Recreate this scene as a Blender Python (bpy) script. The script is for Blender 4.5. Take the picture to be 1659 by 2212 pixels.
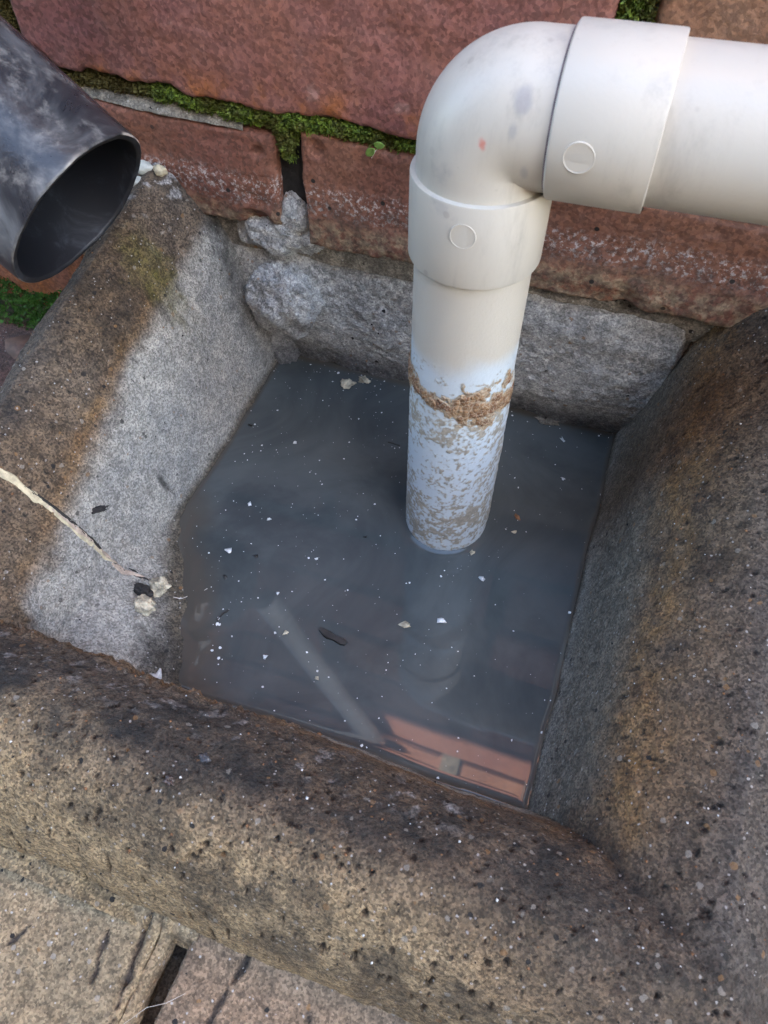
import bpy, math, random
import numpy as np
from mathutils import Vector, Matrix
sc = bpy.context.scene
for o in list(bpy.data.objects): bpy.data.objects.remove(o)
C = sc.collection
MM = 0.001

# ------------------------------------------------------------------ camera, sky, sun, exposure
cd = bpy.data.cameras.new('camera'); cam = bpy.data.objects.new('camera', cd); C.objects.link(cam); sc.camera = cam
yaw, pitch, roll = -0.354966, 0.937151, 0.011301
f_ = Vector((math.sin(yaw)*math.cos(pitch), math.cos(yaw)*math.cos(pitch), -math.sin(pitch)))
r0 = Vector((math.cos(yaw), -math.sin(yaw), 0)); d0 = f_.cross(r0)
r_ = math.cos(roll)*r0 + math.sin(roll)*d0; d_ = f_.cross(r_)
m = Matrix((r_, -d_, -f_)).transposed().to_4x4(); m.translation = Vector((126.919, -253.604, 267.535))*MM
cam.matrix_world = m
cd.sensor_fit = 'VERTICAL'; cd.sensor_height = 36; cd.lens = 36*1572.78/2212
cd.clip_start = 0.01; cd.clip_end = 200
cd.dof.use_dof = True; cd.dof.focus_distance = 0.295; cd.dof.aperture_fstop = 30

SUN_EL, SUN_AZ = math.radians(26), math.radians(32)        # azimuth measured from -Y towards +X
w = bpy.data.worlds.new('World'); sc.world = w; w.use_nodes = True
wn = w.node_tree.nodes; bg = wn['Background']
sky = wn.new('ShaderNodeTexSky'); sky.sky_type = 'NISHITA'; sky.sun_disc = False
sky.sun_elevation = SUN_EL; sky.sun_rotation = math.pi - SUN_AZ
sky.dust_density = 1.5; sky.air_density = 1.0; sky.ozone_density = 1.0
w.node_tree.links.new(sky.outputs[0], bg.inputs[0]); bg.inputs[1].default_value = 0.15
sd = bpy.data.lights.new('sun', 'SUN'); sd.energy = 5.0; sd.angle = math.radians(0.5); sd.color = (1, .93, .82)
so = bpy.data.objects.new('sun', sd); C.objects.link(so)
sv = Vector((math.sin(SUN_AZ)*math.cos(SUN_EL), -math.cos(SUN_AZ)*math.cos(SUN_EL), math.sin(SUN_EL)))
so.rotation_euler = sv.to_track_quat('Z', 'Y').to_euler(); so.location = sv*5
sc.view_settings.view_transform = 'Standard'; sc.view_settings.look = 'None'
sc.view_settings.gamma = 1; sc.view_settings.use_curve_mapping = False
sc.view_settings.exposure = 3.45
sc.cycles.max_bounces = 6; sc.cycles.use_denoising = True; sc.cycles.denoiser = 'OPENIMAGEDENOISE'; sc.cycles.denoising_input_passes = 'RGB_ALBEDO_NORMAL'; sc.cycles.denoising_prefilter = 'NONE'; sc.cycles.use_adaptive_sampling = False

# ------------------------------------------------------------------ numpy noise
def _h(ix, iy, iz, s):
    n = (ix.astype(np.int64)*374761393 + iy.astype(np.int64)*668265263 + iz.astype(np.int64)*2147483647 + s*1274126177) & 0xffffffff
    n = ((n ^ (n >> 13))*1274126177) & 0xffffffff
    n = ((n ^ (n >> 16))*2246822519) & 0xffffffff
    return ((n ^ (n >> 15)) & 0xffffff)/float(0xffffff)
#H-BEGIN
def vn(x, y, z=0., s=0):
    x, y, z = np.broadcast_arrays(np.asarray(x, float), np.asarray(y, float), np.asarray(z, float))
    fx, fy, fz = np.floor(x), np.floor(y), np.floor(z)
    u, v, t = x-fx, y-fy, z-fz
    u, v, t = u*u*(3-2*u), v*v*(3-2*v), t*t*(3-2*t)
    r = 0
    for a in (0, 1):
        for b in (0, 1):
            for c in (0, 1):
                r = r + _h(fx+a, fy+b, fz+c, s)*(u if a else 1-u)*(v if b else 1-v)*(t if c else 1-t)
    return r*2-1
def fbm(x, y, z=0., s=0, o=4):
    r, a, k = 0, 1., 1.
    for i in range(o):
        r = r + a*vn(np.asarray(x)*k+i*17.3, np.asarray(y)*k-i*9.1, np.asarray(z)*k+i*3.7, s+i); a *= .5; k *= 2.03
    return r/1.6
def sstep(a, b, x):
    t = np.clip((np.asarray(x, float)-a)/(b-a), 0, 1); return t*t*(3-2*t)
_pd = np.array([-40, -12, 0, 6, 12, 17, 22, 30, 40, 48, 58, 66, 73, 78, 80.5, 82, 120.])
_pz = np.array([-1., -.36, 0, .25, .50, .655, .76, .87, .965, 1, .95, .83, .62, .35, .05, -.35, -1.])
_dd = np.arange(-40, 120, .25); _zz = np.interp(_dd, _pd, _pz); _k = np.hanning(17); _k /= _k.sum()
_zz = np.convolve(np.pad(_zz, 8, mode='edge'), _k, 'valid')
def kerb_d(x, y):
    wob = 1.6*fbm(x/30, y/30, s=5, o=2)
    l = -28-x; l = np.where(l > 20, 20+(l-20)*60/47, l)
    a = np.maximum(l, x-150)+wob
    b = (-175-y)*80/72+wob*.7
    big = np.maximum(a, b); sm = np.minimum(a, b)
    pn = (np.maximum(a, .01)**4 + np.maximum(b, .01)**4)**.25
    t = sstep(38, 72, big)
    return np.where((sm > 0), big*(1-t)+pn*t, big)
def kerb_h(y):
    return np.interp(-np.asarray(y, float), [-20, 0, 190, 260], [107, 105, 64, 60])
def kerb_z(x, y):
    d = kerb_d(x, y); h = kerb_h(y)
    z = h*np.interp(d, _dd, _zz)
    # silt bank in the front left corner of the basin
    q = ((x+20)*-.85 + (y+112)*-.53)
    bank = np.minimum(.42*(q)+2.0*fbm(x/14, y/14, s=9, o=3), 16)
    z = np.maximum(z, np.where((x < 60) & (y < -60), bank, -99))
    return z, d
#H-END

# ------------------------------------------------------------------ object helpers
def link(o, parent=None):
    C.objects.link(o)
    if parent is not None: o.parent = parent
    return o
def obj(name, verts, faces, mat, parent=None, smooth=True, attrs=None):
    me = bpy.data.meshes.new(name)
    v = np.asarray(verts, dtype=np.float32)*MM
    if isinstance(faces, np.ndarray) and faces.ndim == 2:
        nf, k = faces.shape
        me.vertices.add(len(v)); me.vertices.foreach_set('co', v.ravel())
        me.loops.add(nf*k); me.loops.foreach_set('vertex_index', faces.astype(np.int32).ravel())
        me.polygons.add(nf); me.polygons.foreach_set('loop_start', np.arange(0, nf*k, k, dtype=np.int32))
        try: me.polygons.foreach_set('loop_total', np.full(nf, k, dtype=np.int32))
        except Exception: pass
        me.update(calc_edges=True); me.validate()
    else:
        me.from_pydata([tuple(map(float, q)) for q in v], [], faces); me.update()
    if attrs:
        for n, a in attrs.items():
            at = me.attributes.new(n, 'FLOAT', 'POINT'); at.data.foreach_set('value', np.asarray(a, dtype=np.float32).ravel())
    me.materials.append(mat)
    if smooth: me.polygons.foreach_set('use_smooth', np.ones(len(me.polygons), bool))
    return link(bpy.data.objects.new(name, me), parent)
def tag(o, label=None, cat=None, group=None, kind=None):
    if label: o['label'] = label
    if cat: o['category'] = cat
    if group: o['group'] = group
    if kind: o['kind'] = kind
    return o
def empty(name, loc, label=None, cat=None, kind=None, group=None):
    o = bpy.data.objects.new(name, None); o.empty_display_size = .02; C.objects.link(o)
    o.location = Vector(loc)*MM
    return tag(o, label, cat, group, kind)
def child(o, parent):                       # parent without moving the mesh that was built in world coordinates
    o.parent = parent
    o.matrix_parent_inverse = Matrix.Translation(parent.location).inverted() if parent.parent is None else Matrix.Identity(4)
    return o
def gridf(nu, nv, wrap=False):
    i = np.arange(nu*nv).reshape(nu, nv)
    if wrap: i = np.hstack([i, i[:, :1]])
    return np.stack([i[:-1, :-1], i[1:, :-1], i[1:, 1:], i[:-1, 1:]], -1).reshape(-1, 4)
def compact(v, f, attrs=None):
    u, inv = np.unique(f.ravel(), return_inverse=True)
    return v[u], inv.reshape(f.shape), ({k: np.asarray(a)[u] for k, a in attrs.items()} if attrs else None)

# ------------------------------------------------------------------ material helpers
class NT:
    def __init__(s, name):
        s.m = bpy.data.materials.new(name); s.m.use_nodes = True; s.t = s.m.node_tree
        s.b = s.t.nodes['Principled BSDF']; s.geo = s.t.nodes.new('ShaderNodeNewGeometry').outputs['Position']
    def set(s, i, v):
        if hasattr(v, 'links') or isinstance(v, bpy.types.NodeSocket): s.t.links.new(v, i)
        else:
            if isinstance(v, (tuple, list)) and len(v) == 3 and i.type == 'RGBA': v = (*v, 1)
            i.default_value = v
    def n(s, typ, out=0, props=None, **kw):
        d = s.t.nodes.new('ShaderNode'+typ)
        for k, v in (props or {}).items(): setattr(d, k, v)
        for k, v in kw.items(): s.set(d.inputs[int(k[1:]) if k[0] == '_' and k[1:].isdigit() else k.replace('_', ' ')], v)
        return d.outputs[out]
    def noise(s, scale, detail=4, rough=.6, vec=None, out=0, dist=0):
        return s.n('TexNoise', out, Vector=vec or s.geo, Scale=scale, Detail=detail, Roughness=rough, Distortion=dist)
    def vor(s, scale, out='Color', vec=None, feature='F1', rnd=1.):
        d = s.t.nodes.new('ShaderNodeTexVoronoi'); d.feature = feature
        s.set(d.inputs['Vector'], vec or s.geo); s.set(d.inputs['Scale'], scale); s.set(d.inputs['Randomness'], rnd)
        return d.outputs[out]
    def math(s, op, a, b=0., c=None, clamp=False):
        d = s.t.nodes.new('ShaderNodeMath'); d.operation = op; d.use_clamp = clamp
        s.set(d.inputs[0], a); s.set(d.inputs[1], b)
        if c is not None: s.set(d.inputs[2], c)
        return d.outputs[0]
    def ramp(s, x, a, b, lo=0., hi=1.):
        d = s.t.nodes.new('ShaderNodeMapRange'); d.interpolation_type = 'SMOOTHSTEP'
        for i, v in enumerate((x, a, b, lo, hi)): s.set(d.inputs[i], v)
        return d.outputs[0]
    def mix(s, f, a, b, mode='MIX'):
        d = s.t.nodes.new('ShaderNodeMix'); d.data_type = 'RGBA'; d.blend_type = mode
        s.set(d.inputs[0], f); s.set(d.inputs[6], a); s.set(d.inputs[7], b); return d.outputs[2]
    def attr(s, name): return s.n('Attribute', 'Fac', dict(attribute_name=name))
    def sep(s, v, i):
        d = s.t.nodes.new('ShaderNodeSeparateXYZ'); s.t.links.new(v, d.inputs[0]); return d.outputs[i]
    def red(s, col, i=0):
        d = s.t.nodes.new('ShaderNodeSeparateColor'); s.t.links.new(col, d.inputs[0]); return d.outputs[i]
    def bump(s, h, dist, strength=1., normal=None):
        d = s.t.nodes.new('ShaderNodeBump'); s.set(d.inputs['Height'], h); d.inputs['Distance'].default_value = dist
        d.inputs['Strength'].default_value = strength
        if normal: s.t.links.new(normal, d.inputs['Normal'])
        return d.outputs[0]
    def fin(s, col, rough=.8, normal=None, **kw):
        s.set(s.b.inputs['Base Color'], col); s.set(s.b.inputs['Roughness'], rough)
        if normal: s.t.links.new(normal, s.b.inputs['Normal'])
        for k, v in kw.items(): s.set(s.b.inputs[k.replace('_', ' ')], v)
        return s.m
def grains(t, col, amt=.4, s1=1500, s2=420):
    """sand and aggregate: every grain its own tone; a few pale, orange or black ones"""
    v1 = t.vor(s1); c = t.mix(1., col, t.ramp(t.red(v1), 0, 1, 1-amt, 1+amt), 'MULTIPLY')
    c = t.mix(1., c, t.ramp(t.noise(210, 6, .78), .34, .66, .66, 1.34), 'MULTIPLY')
    wv = t.n('VectorMath', 0, dict(operation='ADD'), _0=t.geo, _1=t.n('VectorMath', 0, dict(operation='SCALE'), _0=t.noise(900, 2, .6, out=1), Scale=.0009))
    v2 = t.vor(s2, vec=wv); d2 = t.vor(s2, 'Distance', vec=wv); r2 = t.red(v2, 1); sz = t.ramp(t.red(v2, 0), 0, 1, .12, .42)
    inside = t.math('LESS_THAN', d2, sz)
    c = t.mix(t.math('MULTIPLY', inside, t.math('MULTIPLY', t.ramp(r2, .90, .93), .65)), c, t.mix(t.ramp(t.red(v2, 2), .55, .6), (.36, .33, .28), (.30, .16, .06)))
    c = t.mix(t.math('MULTIPLY', inside, t.ramp(r2, .035, .02)), c, (.02, .018, .016))
    v3 = t.vor(900, vec=wv); d3 = t.vor(900, 'Distance', vec=wv)
    c = t.mix(t.math('MULTIPLY', t.math('MULTIPLY', t.ramp(t.red(v3, 0), .955, .965), t.ramp(d3, .4, .25)), .7), c, (.58, .56, .53))
    h = t.math('ADD', t.math('MULTIPLY', t.red(v1, 1), .35), t.math('MULTIPLY', t.noise(430, 6, .78), 2.0))
    return c, h

# concrete of the surround -------------------------------------------------
t = NT('gully_concrete')
big = t.noise(16, 4, .6); mid = t.noise(70, 5, .65)
top = t.mix(t.ramp(big, .38, .62), (.165, .112, .066), (.160, .120, .082))
top = t.mix(t.ramp(mid, .45, .75), top, (.072, .055, .042))
top = t.mix(t.attr('tan'), top, (.40, .29, .155))
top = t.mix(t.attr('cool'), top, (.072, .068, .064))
grey = t.mix(t.ramp(mid, .35, .7), (.46, .435, .375), (.35, .34, .31))
grey = t.mix(t.attr('damp_shade'), grey, (.115, .094, .064))
c = t.mix(t.attr('tide'), top, grey)
tide_c = c
c = t.mix(t.attr('rust'), c, t.mix(t.ramp(mid, .4, .65), (.30, .165, .055), (.20, .105, .04)))
c = t.mix(t.attr('soot_shade'), c, (.030, .025, .020))
c = t.mix(t.attr('algae'), c, (.13, .115, .025))
c = t.mix(t.attr('salt'), c, (.52, .50, .48))
c = t.mix(t.attr('pit'), c, (.022, .017, .013))
plain = c; c, h = grains(t, c, .5); c = t.mix(t.math('MULTIPLY', t.math('MULTIPLY', t.attr('tide'), t.math('SUBTRACT', 1., t.attr('damp_shade'))), .25), c, plain)
M_conc = t.fin(c, t.math('SUBTRACT', t.ramp(t.noise(300, 3), .3, .7, .45, .8), t.math('MULTIPLY', t.attr('wet'), .28)), t.bump(h, .0011, 1.))

def brick_mat(name, salty=False):
    t = NT(name); oc = t.n('ObjectInfo', 'Color')
    a = t.noise(22, 5, .65); b = t.noise(120, 5, .7)
    c = t.mix(t.ramp(a, .35, .7), oc, t.mix(.55, oc, (.26, .10, .045)))
    c = t.mix(t.math('MULTIPLY', t.ramp(t.noise(9, 4, .6), .42, .60), .6), c, t.mix(1., oc, (.72, .62, .80), 'MULTIPLY'))
    c = t.mix(t.math('MULTIPLY', t.ramp(t.noise(1, 7, .78, vec=t.n('VectorMath', 0, dict(operation='MULTIPLY'), _0=t.geo, _1=(110, 60, 55))), .42, .80), .55), c, t.mix(.5, oc, (.24, .16, .13)))
    c = t.mix(t.math('MULTIPLY', t.ramp(t.noise(340, 7, .85), .40, .80), .55), c, (.075, .036, .030))
    z = t.sep(t.geo, 2); x = t.sep(t.geo, 0)
    if salty:
        zz = t.math('ADD', t.math('SUBTRACT', z, t.math('MULTIPLY', x, .02)), t.math('MULTIPLY', t.math('SUBTRACT', a, .5), .012))
        band = t.math('MULTIPLY', t.ramp(zz, .094, .100), t.ramp(zz, .112, .105))
        sp = t.ramp(t.noise(480, 5, .75), .50, .62)
        c = t.mix(t.math('MULTIPLY', t.math('MULTIPLY', band, sp), .85), c, (.55, .50, .47))
        low = t.math('MULTIPLY', t.ramp(zz, .098, .088), t.ramp(t.noise(200, 5, .7), .38, .6))
        c = t.mix(t.math('MULTIPLY', low, .85), c, (.34, .265, .17))
        dk = t.math('MULTIPLY', t.ramp(zz, .106, .099), t.ramp(b, .42, .6))
        c = t.mix(t.math('MULTIPLY', dk, .55), c, (.05, .035, .03))
    else:
        c = t.mix(t.math('MULTIPLY', t.ramp(t.noise(60, 3, .6), .66, .74), .45), c, (.42, .26, .22))
        c = t.mix(t.math('MULTIPLY', t.ramp(z, .150, .139), t.ramp(a, .48, .6)), c, (.33, .115, .035))
    v = t.vor(800); c = t.mix(1., c, t.ramp(t.red(v), 0, 1, .72, 1.28), 'MULTIPLY')
    v3 = t.vor(260); d3 = t.vor(260, 'Distance')
    c = t.mix(t.math('MULTIPLY', t.ramp(t.noise(330, 6, .8), .70, .76), .7), c, (.52, .47, .43))
    c = t.mix(t.math('MULTIPLY', t.ramp(t.red(v3, 1), .97, .98), t.ramp(d3, .3, .2)), c, (.015, .012, .01))
    h = t.math('ADD', t.noise(500, 5, .7), t.math('MULTIPLY', b, 1.2))
    return t.fin(c, .8, t.bump(h, .0006, .8))
M_brick = brick_mat('wall_brick'); M_brick_low = brick_mat('salty_brick', True)

t = NT('wall_mortar'); a = t.noise(90, 5, .7)
c = t.mix(t.ramp(a, .35, .65), (.31, .275, .22), (.15, .135, .11)); c, h = grains(t, c, .3)
M_mort = t.fin(c, .9, t.bump(h, .0006))
t = NT('joint_mortar'); a = t.noise(90, 5, .7)
c = t.mix(t.ramp(a, .35, .65), (.022, .021, .02), (.008, .008, .008)); M_joint = t.fin(c, .9, t.bump(t.noise(600), .0005))
t = NT('rough_mortar'); a = t.noise(55, 6, .7); z = t.sep(t.geo, 2)
c = t.mix(t.ramp(a, .35, .68), (.54, .53, .49), (.38, .38, .37))
c = t.mix(t.ramp(z, .022, .003), c, (.15, .15, .15))
c, h = grains(t, c, .3)
M_rough = t.fin(c, .8, t.bump(t.math('ADD', h, t.math('MULTIPLY', t.noise(260, 5, .7), 2.)), .0009))

t = NT('moss_green'); a = t.noise(45, 3, .6); x = t.sep(t.geo, 0); rv = t.red(t.vor(900))
c = t.mix(rv, (.030, .060, .008), (.20, .30, .03))
c = t.mix(t.ramp(a, .45, .65), c, (.085, .075, .014))
c = t.mix(t.ramp(x, -.052, -.075), c, (.085, .070, .016))
M_moss = t.fin(c, .75, None)

def plastic(name, base, dirt, spots=True):
    t = NT(name); a = t.noise(55, 5, .65); b = t.noise(14, 3, .5)
    c = t.mix(t.ramp(b, .35, .7), base, dirt)
    if spots:
        c = t.mix(t.math('MULTIPLY', t.ramp(a, .64, .74), .30), c, (.30, .29, .30))
        v = t.vor(170); d = t.vor(170, 'Distance')
        c = t.mix(t.math('MULTIPLY', t.math('MULTIPLY', t.ramp(t.red(v), .9, .92), t.ramp(d, .22, .12)), .35), c, (.25, .2, .18))
        c = t.mix(t.math('MULTIPLY', t.ramp(t.noise(35, 6, .7, dist=.6), .68, .73), .55), c, (.33, .33, .36))
    return t, c
t, c = plastic('white_plastic', (.51, .485, .425), (.46, .435, .375))
c = t.mix(t.math('MULTIPLY', t.attr('smudge'), .8), c, (.28, .28, .31))
c = t.mix(t.math('MULTIPLY', t.attr('red'), .8), c, (.55, .16, .12))
g_ = t.n('VectorMath', 0, dict(operation='MULTIPLY'), _0=t.geo, _1=(60, 60, 14)); gr = t.noise(1, 6, .75, vec=g_)
c = t.mix(t.math('MULTIPLY', t.ramp(gr, .48, .8), .55), c, (.23, .215, .19)); c = t.mix(t.math('MULTIPLY', t.ramp(t.noise(240, 5, .8), .62, .75), .35), c, (.2, .18, .16))
M_pvc = t.fin(c, .38, t.bump(t.noise(900, 3), .00004), Specular_IOR_Level=.5)
t, c = plastic('scaled_plastic', (.49, .46, .395), (.45, .42, .36), False)
c = t.mix(t.attr('chalk_sky'), c, (.50, .565, .61))  # chalky coat; blue of the reflected sky is put into its colour
c = t.mix(t.attr('lime'), c, t.mix(t.ramp(t.noise(500, 4, .7), .35, .65), (.36, .33, .27), (.24, .22, .18)))
M_pipe = t.fin(c, t.ramp(t.attr('lime'), 0, 1, .42, .85), t.bump(t.noise(800, 4, .7), .0003, t.b and .6))
t = NT('rust_crust'); a = t.noise(420, 5, .75)
d = t.vor(620, 'Distance'); e = t.vor(620, 'Distance', feature='DISTANCE_TO_EDGE')
c = t.mix(t.ramp(t.noise(160, 4, .6), .4, .62), (.155, .070, .032), (.30, .175, .085)); c = t.mix(t.ramp(a, .55, .75), c, (.09, .04, .022))
c = t.mix(t.math('MULTIPLY', t.ramp(e, .10, .02), .55), c, (.50, .42, .31))
c = t.mix(t.math('MULTIPLY', t.attr('edge'), .8), c, (.44, .37, .27))
M_crust = t.fin(c, .65, t.bump(t.math('ADD', a, t.math('MULTIPLY', d, -.8)), .0012))

t = NT('black_plastic'); a = t.noise(30, 5, .65, dist=.8); b = t.noise(130, 4, .7)
c = t.mix(t.ramp(a, .42, .68), (.020, .022, .027), (.13, .135, .14)); c = t.mix(t.math('MULTIPLY', t.ramp(b, .5, .75), .6), c, (.24, .235, .22))
c = t.mix(t.attr('worn'), c, (.46, .42, .36))
M_black = t.fin(c, t.ramp(a, .3, .7, .22, .5), t.bump(b, .0004, .6))
t = NT('black_plastic_inside'); a = t.noise(60, 6, .7, dist=1.5)
c = t.mix(t.math('MULTIPLY', t.ramp(a, .5, .75), .8), (.006, .007, .010), (.045, .05, .062)); M_blackin = t.fin(c, .55)

t = NT('murky_water'); a = t.noise(15, 5, .6, dist=1.2)
dp = t.attr('depth')
c = t.mix(t.ramp(a, .3, .7), (.046, .054, .056), (.080, .089, .088))
c = t.mix(t.ramp(dp, 7, 0), c, (.066, .060, .050))
v = t.vor(700); d = t.vor(700, 'Distance')
c = t.mix(t.math('MULTIPLY', t.math('MULTIPLY', t.ramp(t.red(v), .93, .95), t.ramp(d, .16, .08)), .45), c, (.4, .42, .42))
M_water = t.fin(c, .025, None, IOR=1.5)

def flat(name, col, var=.3, rough=.8, sc_=400, bump=.0003):
    t = NT(name); a = t.noise(sc_, 4, .65); c = t.mix(1., col, t.ramp(a, .3, .7, 1-var, 1+var), 'MULTIPLY')
    return t.fin(c, rough, t.bump(a, bump))
M_flake = flat('pale_flake', (.62, .63, .62)); M_cream = flat('cream_crumb', (.44, .39, .28), .55, .9, 260, .0012); M_darkbit = flat('dark_bit', (.018, .016, .014))
M_leafg = flat('seedling_leaf', (.24, .42, .09), .15, .5, 150); M_dead = flat('dead_leaf', (.14, .075, .05), .4, .7, 120)
M_fill = flat('old_filler', (.44, .38, .25), .3, .85, 300, .0006); M_pink = flat('pink_sealant', (.38, .30, .23), .35, .8, 300)
M_brownbit = flat('brown_bit', (.22, .11, .05)); M_sil = flat('clear_sealant', (.50, .50, .43), .2, .3, 200)
M_seam = flat('seam_dark', (.17, .13, .14), .4, .8, 300); M_hair = flat('fibre', (.60, .55, .48)); M_wood = flat('blocker_wood', (.20, .13, .075), .3, .8, 40)
M_plain = flat('rendered_wall', (.20, .20, .205), .3, .9, 30)

def paver_mat(name, c1, c2):
    t = NT(name); a = t.noise(28, 5, .65); b = t.noise(110, 5, .7)
    c = t.mix(t.ramp(a, .35, .65), c1, c2); c = t.mix(t.math('MULTIPLY', t.ramp(b, .52, .75), .5), c, (.10, .085, .06))
    c = t.mix(t.attr('crack'), c, (.06, .05, .04))
    c, h = grains(t, c, .4)
    return t.fin(c, .85, t.bump(h, .0006, .8))
M_pav1 = paver_mat('tan_paver', (.32, .235, .135), (.24, .185, .11)); M_pav2 = paver_mat('reddish_paver', (.25, .175, .11), (.195, .138, .09))
M_pav3 = paver_mat('brown_paver', (.14, .07, .05), (.09, .055, .045))
M_ground = paver_mat('ground_paving', (.20, .155, .11), (.15, .12, .09))

# ------------------------------------------------------------------ ground
ga = np.array([[-4000, -4000, -16], [4000, -4000, -16], [4000, 60, -16], [-4000, 60, -16]])
tag(obj('ground', ga, [(0, 1, 2, 3)], M_ground, None, False), kind='structure')

# ------------------------------------------------------------------ brick wall
wall = empty('brick_wall', (0, 30, -30), 'red brick house wall with mossy joints above the gully', 'wall')
def brick_hi(x0, x1, z0, z1, seed, col, mat, step=1.1, yf=0, chips=(), t0=0., t1=0.):
    zf_low = z0 < 100
    nx, nz = int((x1-x0)/step)+2, int((z1-z0)/step)+2
    X, Zg = np.meshgrid(np.linspace(x0, x1, nx), np.linspace(z0, z1, nz), indexing='ij')
    # uneven arris
    u = (X-x0)/(x1-x0); v = (Zg-z0)/(z1-z0)
    ex0 = 1.1*fbm(Zg/9, seed, s=seed, o=4); ex1 = 1.1*fbm(Zg/9, seed+5, s=seed, o=4)
    ez0 = 2.4*fbm(X/9, seed+9, s=seed, o=6); ez1 = 1.2*fbm(X/9, seed+13, s=seed, o=5)
    Xd = X + ex0*(1-u)**3 + ex1*u**3; Zd = Zg + ez0*(1-v)**3 + ez1*v**3 + (X-x0)*(t0*(1-v)+t1*v)
    e = np.minimum(np.minimum(X-x0, x1-X), np.minimum(Zg-z0, z1-Zg)); r = 2.4+1.3*fbm(X/7, Zg/7, s=seed+2, o=3)
    r = np.maximum(r, .6); k = np.clip(1-e/r, 0, 1); rnd = r*(1-np.sqrt(np.maximum(1-k*k, 0)))
    yv = yf + rnd + .9*fbm(X/22, Zg/14, s=seed+3, o=4) + .35*fbm(X/3.5, Zg/2.2, s=seed+7, o=3) + (1.6*np.abs(fbm(X/3, Zg/3, s=seed+8, o=3))*sstep(.22, 0, v) if zf_low else 0)
    for cx, cz, cr, cdp in chips:
        q = np.hypot(X-cx, Zg-cz)/(cr*(1+.35*fbm(X/4, Zg/4, s=seed+11, o=3))); yv = yv + cdp*sstep(1, .4, q)
    v3 = np.stack([Xd, yv, Zd], -1).reshape(-1, 3); F = gridf(nx, nz)
    idx = np.arange(nx*nz).reshape(nx, nz)
    ring = np.concatenate([idx[:, 0], idx[-1, 1:], idx[-2::-1, -1], idx[0, -2:0:-1]])
    back = v3[ring].copy(); back[:, 1] = yf+60
    n0 = len(v3); v3 = np.vstack([v3, back]); m_ = len(ring); a = np.arange(m_); b = (a+1) % m_
    F = np.vstack([F, np.stack([ring[b], ring[a], n0+a, n0+b], -1)])
    o = obj('brick', v3, F, mat); child(o, wall); o.color = (*col, 1); return o
# lower course (three bricks in view) and upper course
brick_hi(-234, -12, 80, 131.5, 11, (.195, .080, .048), M_brick_low, t0=.02, t1=-.028, chips=[(-21, 78, 14, 4), (-20, 122, 4, 1.5)])
brick_hi(-1, 222, 80.5, 129.8, 23, (.225, .102, .062), M_brick_low, t0=.008, t1=-.030, chips=[(60, 80, 9, 2.0), (130, 82, 12, 1.5), (6, 124, 5, 1.5)])
brick_hi(232, 445, 80, 127, 31, (.20, .09, .07), M_brick_low, 3)
brick_hi(-457, -244, 78, 126, 37, (.20, .09, .07), M_brick_low, 3)
brick_hi(-117, 107.5, 139.3, 206, 41, (.25, .104, .083), M_brick, 1.3, yf=-1.5, t0=-.034, t1=-.034, chips=[(-112, 138, 9, 3), (12, 138, 7, 1.6)])
brick_hi(119, 340, 131, 198, 47, (.24, .135, .075), M_brick, 2)
brick_hi(-350, -128, 141, 206, 53, (.20, .085, .07), M_brick, 2)
rng = random.Random(4)
def brick_lo(x0, x1, z0, z1):
    j = lambda a: rng.uniform(-a, a)
    b = 2.2; y0 = j(.8); q = []
    for (x, z) in ((x0, z0), (x1, z0), (x1, z1), (x0, z1)): q.append((x+j(.8), y0+b+.5, z+j(.8)))
    for (x, z) in ((x0+b, z0+b), (x1-b, z0+b), (x1-b, z1-b), (x0+b, z1-b)): q.append((x, y0+j(.4), z))
    for i in range(4): q.append((q[i][0], 60, q[i][2]))
    fs = [(4, 5, 6, 7)]+[(i, (i+1) % 4, (i+1) % 4+4, i+4) for i in range(4)]+[((i+1) % 4, i, i+8, (i+1) % 4+8) for i in range(4)]
    o = obj('brick', q, fs, M_brick, None, False); child(o, wall)
    k = rng.uniform(.75, 1.25); o.color = (.36*k, .15*k*rng.uniform(.85, 1.1), .075*k, 1)
for row in range(11):
    z0 = 213+row*75; off = 117 if row % 2 == 0 else 0
    for i in range(-3, 3):
        x0 = i*233+(233-off if row % 2 == 0 else -11.5); brick_lo(x0-11+11.5, x0+212, z0, z0+65)
for x0 in (-584, -351, 260, 493): brick_lo(x0, x0+223, 3, 67)
brick_hi(-234, -112, 2, 66, 61, (.17, .075, .055), M_brick_low, 2)
for (a0, a1) in ((-600, -50), (172, 720)):
    gx, gz = np.meshgrid(np.arange(a0, a1, 5.), np.arange(-16, 80, 5.), indexing='ij')
    child(obj('mortar_bed', np.stack([gx, 7+1.2*fbm(gx/6, gz/6, s=4, o=3), gz], -1).reshape(-1, 3), gridf(*gx.shape)[:, ::-1], M_mort), wall)
# mortar face behind the bricks, joints recessed
gx, gz = np.meshgrid(np.arange(-460, 700, 5.), np.arange(68, 1040, 5.), indexing='ij')
gy = 7+1.2*fbm(gx/6, gz/6, s=3, o=3)
child(obj('mortar_bed', np.stack([gx, gy, gz], -1).reshape(-1, 3), gridf(*gx.shape)[:, ::-1], M_mort), wall)
# a few dark open stretches of joint: the perpend by the gully
jx, jz = np.meshgrid(np.linspace(-15, 2, 24), np.linspace(84, 132, 60), indexing='ij')
jy = 5.2+1.0*fbm(jx/4, jz/6, s=8, o=3)
child(obj('joint_mortar', np.stack([jx, jy, jz], -1).reshape(-1, 3), gridf(24, 60)[:, ::-1], M_joint), wall)
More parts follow.
